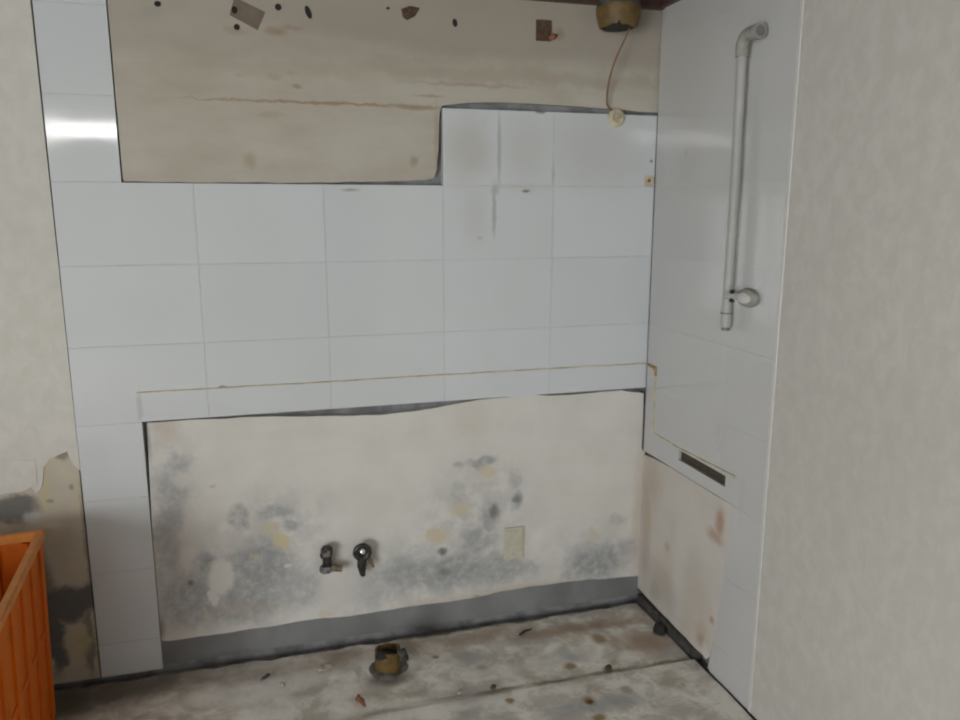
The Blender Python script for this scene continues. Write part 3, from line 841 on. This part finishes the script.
# ------------------------------------------------------------------ two water valves
def valve(loc, label, kind):
    v = empty('water_valve', loc)
    v.scale = (1.15, 1.0, 1.15)
    tag(v, label, 'valve', 'capped water valves low on the damp plaster')
    link('flange', lathe_bm([(0.019, 0.0), (0.019, 0.003), (0.013, 0.007), (0.0, 0.007)], 20, 'y'), 'dark_metal', v, True)
    link('stub', tube_bm([(0, 0, 0), (0, -0.035, 0.0)], 0.0105, 14), 'dark_metal', v, True)
    if kind == 0:
        link('body', lathe_bm([(0.0, -0.036), (0.010, -0.036), (0.014, -0.028), (0.014, 0.012), (0.018, 0.016), (0.018, 0.034), (0.012, 0.042), (0.0, 0.044)], 18, origin=(0, -0.04, 0.0)), 'dark_metal', v, True)
        link('nut', lathe_bm([(0.0, -0.040), (0.019, -0.040), (0.021, -0.030), (0.019, -0.020), (0.0, -0.020)], 6, origin=(-0.004, -0.042, 0.0)), 'chrome', v)
        link('spout', tube_bm([(0, -0.04, -0.028), (0.02, -0.04, -0.030), (0.044, -0.043, -0.036)], [0.011, 0.012, 0.010], 14), 'brass', v, True)
        link('cap', lathe_bm([(0.012, 0.0), (0.014, 0.008), (0.009, 0.014), (0.0, 0.015)], 16, 'y', (-0.003, -0.052, 0.024)), 'chrome', v, True)
    else:
        ring = [(0.021 * math.cos(a), -0.045, 0.021 * math.sin(a) + 0.012) for a in [2 * math.pi * k / 22 for k in range(23)]]
        link('ring', tube_bm(ring, 0.0085, 10, cap=False), 'dark_metal', v, True)
        link('core', lathe_bm([(0.009, 0.0), (0.008, 0.012), (0.004, 0.015), (0.0, 0.015)], 16, 'y', (0.002, -0.034, 0.010)), 'steel', v, True)
        link('body', tube_bm([(0.0, -0.042, -0.006), (-0.003, -0.042, -0.035), (-0.001, -0.042, -0.056), (0.001, -0.042, -0.068)], [0.015, 0.014, 0.010, 0.007], 14), 'dark_metal', v, True)
        link('lever', tube_bm([(0.014, -0.040, 0.0), (0.026, -0.036, -0.022), (0.034, -0.034, -0.046)], [0.006, 0.006, 0.004], 10), 'brass', v, True)
    return v


valve((-1.226, 0.0035, 0.346), 'left water valve, chrome nut at its base and a short spout to the right', 0)
valve((-1.104, 0.0035, 0.345), 'right water valve with a dark ring head and side lever', 1)

# ------------------------------------------------------------------ marks of the removed cupboards on the upper plaster
def anchor(x, z, rx, rz, rot, name='anchor_hole'):
    o = link(name, lathe_bm([(1.0, 0.0), (1.0, 0.0015), (0.75, 0.002), (0.6, 0.0008), (0.0, 0.0006)], 12, 'y'), 'black', wall_back, True)
    o.location = (x, 0.006, z)
    o.rotation_euler = (0, rot, 0)
    o.scale = (rx, 1, rz)
    return o


for (x, z), rx, rz, rot in (((-1.304, 2.151), 0.010, 0.010, 0), ((-1.214, 2.142), 0.009, 0.020, -0.35), ((-0.746, 2.140), 0.008, 0.013, -0.2), ((-1.649, 2.137), 0.010, 0.008, 0), ((-1.429, 2.086), 0.009, 0.009, 0), ((-0.965, 2.170), 0.006, 0.004, 0), ((-1.433, 2.134), 0.009, 0.011, 0)):
    anchor(x, z, rx, rz, rot).location.y = 0.0045 if z > 2.12 and -1.46 < x < -1.42 else 0.006

pc = slab('card_patch', 'b', [(-1.431, 2.171), (-1.343, 2.134), (-1.368, 2.080), (-1.448, 2.119)], -0.0045, -0.006, 'card', None)
tag(pc, 'tilted brown card patch stuck high on the upper plaster', 'patch')

wpg = slab('wood_plug', 'b', [(-0.923, 2.170), (-0.894, 2.181), (-0.863, 2.177), (-0.878, 2.152), (-0.904, 2.138), (-0.917, 2.146)], 0.0, -0.006, 'wood_plug', None, 0.002)
tag(wpg, 'dark brown pointed wood plug in the upper plaster, left of the square one', 'plug', 'wood plugs in the upper plaster')
wpg = empty('wood_plug', (-0.434, 0.006, 2.135))
tag(wpg, 'square dark brown wood plug in the upper plaster near the hanging pipe', 'plug', 'wood plugs in the upper plaster')
bm = bmesh.new()
link('block', box_bm(-0.031, 0.022, -0.007, 0.0, -0.034, 0.032), 'wood_plug', wpg)
link('splinter', tube_bm([(0.015, -0.004, -0.026), (0.032, -0.005, -0.018), (0.046, -0.003, -0.012)], [0.008, 0.010, 0.003], 8), 'rust_scrap', wpg)

# ------------------------------------------------------------------ floor drain stub
dr = empty('drain_stub', (-1.045, -0.190, -0.006))
tag(dr, 'broken ochre drain pipe stub sticking out of the floor', 'drain pipe')
link('mortar_collar', lathe_bm([(0.072, -0.010), (0.064, -0.002), (0.055, 0.002), (0.040, 0.002)], 24, jitter=0.012), 'wet_mortar', dr, True)
dp = link('pipe', lathe_bm([(0.045, 0.0), (0.046, 0.03), (0.044, 0.068), (0.038, 0.070), (0.036, 0.03)], 22, jitter=0.012), 'ochre', dr, True)
link('inner_hole', lathe_bm([(0.0, 0.046), (0.037, 0.046), (0.037, 0.02), (0.0, 0.02)], 20), 'black', dp, True)
link('rag', tube_bm([(0.03, 0.0, 0.01), (0.05, -0.012, 0.035), (0.046, -0.02, 0.058), (0.03, -0.02, 0.062)], [0.020, 0.022, 0.018, 0.008], 9), 'dark_lath', dr, True)
link('rag', tube_bm([(-0.036, -0.018, 0.055), (-0.026, -0.03, 0.066), (-0.008, -0.034, 0.062)], [0.012, 0.017, 0.010], 9), 'black', dr, True)

# ------------------------------------------------------------------ rubbish on the floor
def lump(name, loc, dims, mat, label, cat, rot=0.0, group='scraps on the concrete floor', seed=0):
    bm = bmesh.new()
    bmesh.ops.create_icosphere(bm, subdivisions=2, radius=1.0)
    for v in bm.verts:
        k = 1 + 0.35 * noise.noise(v.co * 1.7 + Vector((seed, seed * 2.3, 0)))
        v.co = Vector((v.co.x * dims[0] * k, v.co.y * dims[1] * k, max(v.co.z, -0.35) * dims[2] * k))
    o = link(name, bm, mat)
    o.location = (loc[0], loc[1], loc[2] if len(loc) > 2 else dims[2] * 0.3 - 0.006)
    o.rotation_euler = (0, 0, rot)
    return tag(o, label, cat, group)


s = empty('screw', (*(-0.522, -0.117), 0.0), 0.6)
tag(s, 'dark screw with a bright head on the floor near the back wall', 'screw', 'scraps on the concrete floor')
link('shank', tube_bm([(-0.03, 0, 0.002), (0.0, 0.0, 0.003), (0.03, -0.01, 0.002)], [0.005, 0.006, 0.003], 8), 'dark_metal', s, True)
link('head', lathe_bm([(0.0, 0.0), (0.009, 0.001), (0.009, 0.007), (0.0, 0.009)], 12, origin=(-0.034, 0.012, 0)), 'steel', s, True)

o = link('bent_strip', tube_bm([(0.004, 0.03, 0.003), (0.0, 0.012, 0.006), (0.01, -0.006, 0.008), (0.016, -0.03, 0.003)], [0.006, 0.010, 0.009, 0.004], 8), 'rust_scrap', None, True)
o.location = (*(-1.169, -0.365), -0.002)
tag(o, 'bent red-brown scrap lying on the floor in front of the drain stub', 'scrap', 'scraps on the concrete floor')
lump('wood_chip', (-1.452, -0.137), (0.022, 0.006, 0.007), 'dark_lath', 'thin dark wood chip on the floor left of the drain stub', 'chip', 0.7, seed=1)
lump('wood_chip', (-0.731, -0.403), (0.010, 0.007, 0.009), 'slot', 'small dark chip on the floor crack below the screw', 'chip', 0.2, seed=2)
lump('wood_chip', (-0.318, -0.407), (0.014, 0.011, 0.010), 'slot', 'dark brown chip on the floor crack towards the right wall', 'chip', 0.4, seed=3)
lump('mortar_lump', (-0.463, -0.574), (0.020, 0.016, 0.010), 'ochre', 'ochre lump on the floor in front of the crack', 'lump', 0.1, seed=4)
lump('mortar_lump', (-0.033, -0.244), (0.022, 0.026, 0.022), 'black', 'black lump on the floor by the dark lath in the corner', 'lump', 0.5, seed=5)
lump('plaster_chip', (-1.257, -0.139), (0.030, 0.018, 0.010), 'chip', 'pale grey plaster chip on the floor left of the drain stub near the wall', 'chip', 0.2, seed=6)
lump('plaster_chip', (-1.399, -0.199), (0.010, 0.010, 0.008), 'chip', 'tiny pale plaster chip beside the dark wood chip', 'chip', 0.2, seed=7)
lump('plaster_chip', (-0.845, -0.399), (0.012, 0.009, 0.008), 'chip', 'small pale plaster chip lying on the floor crack', 'chip', 0.9, seed=8)
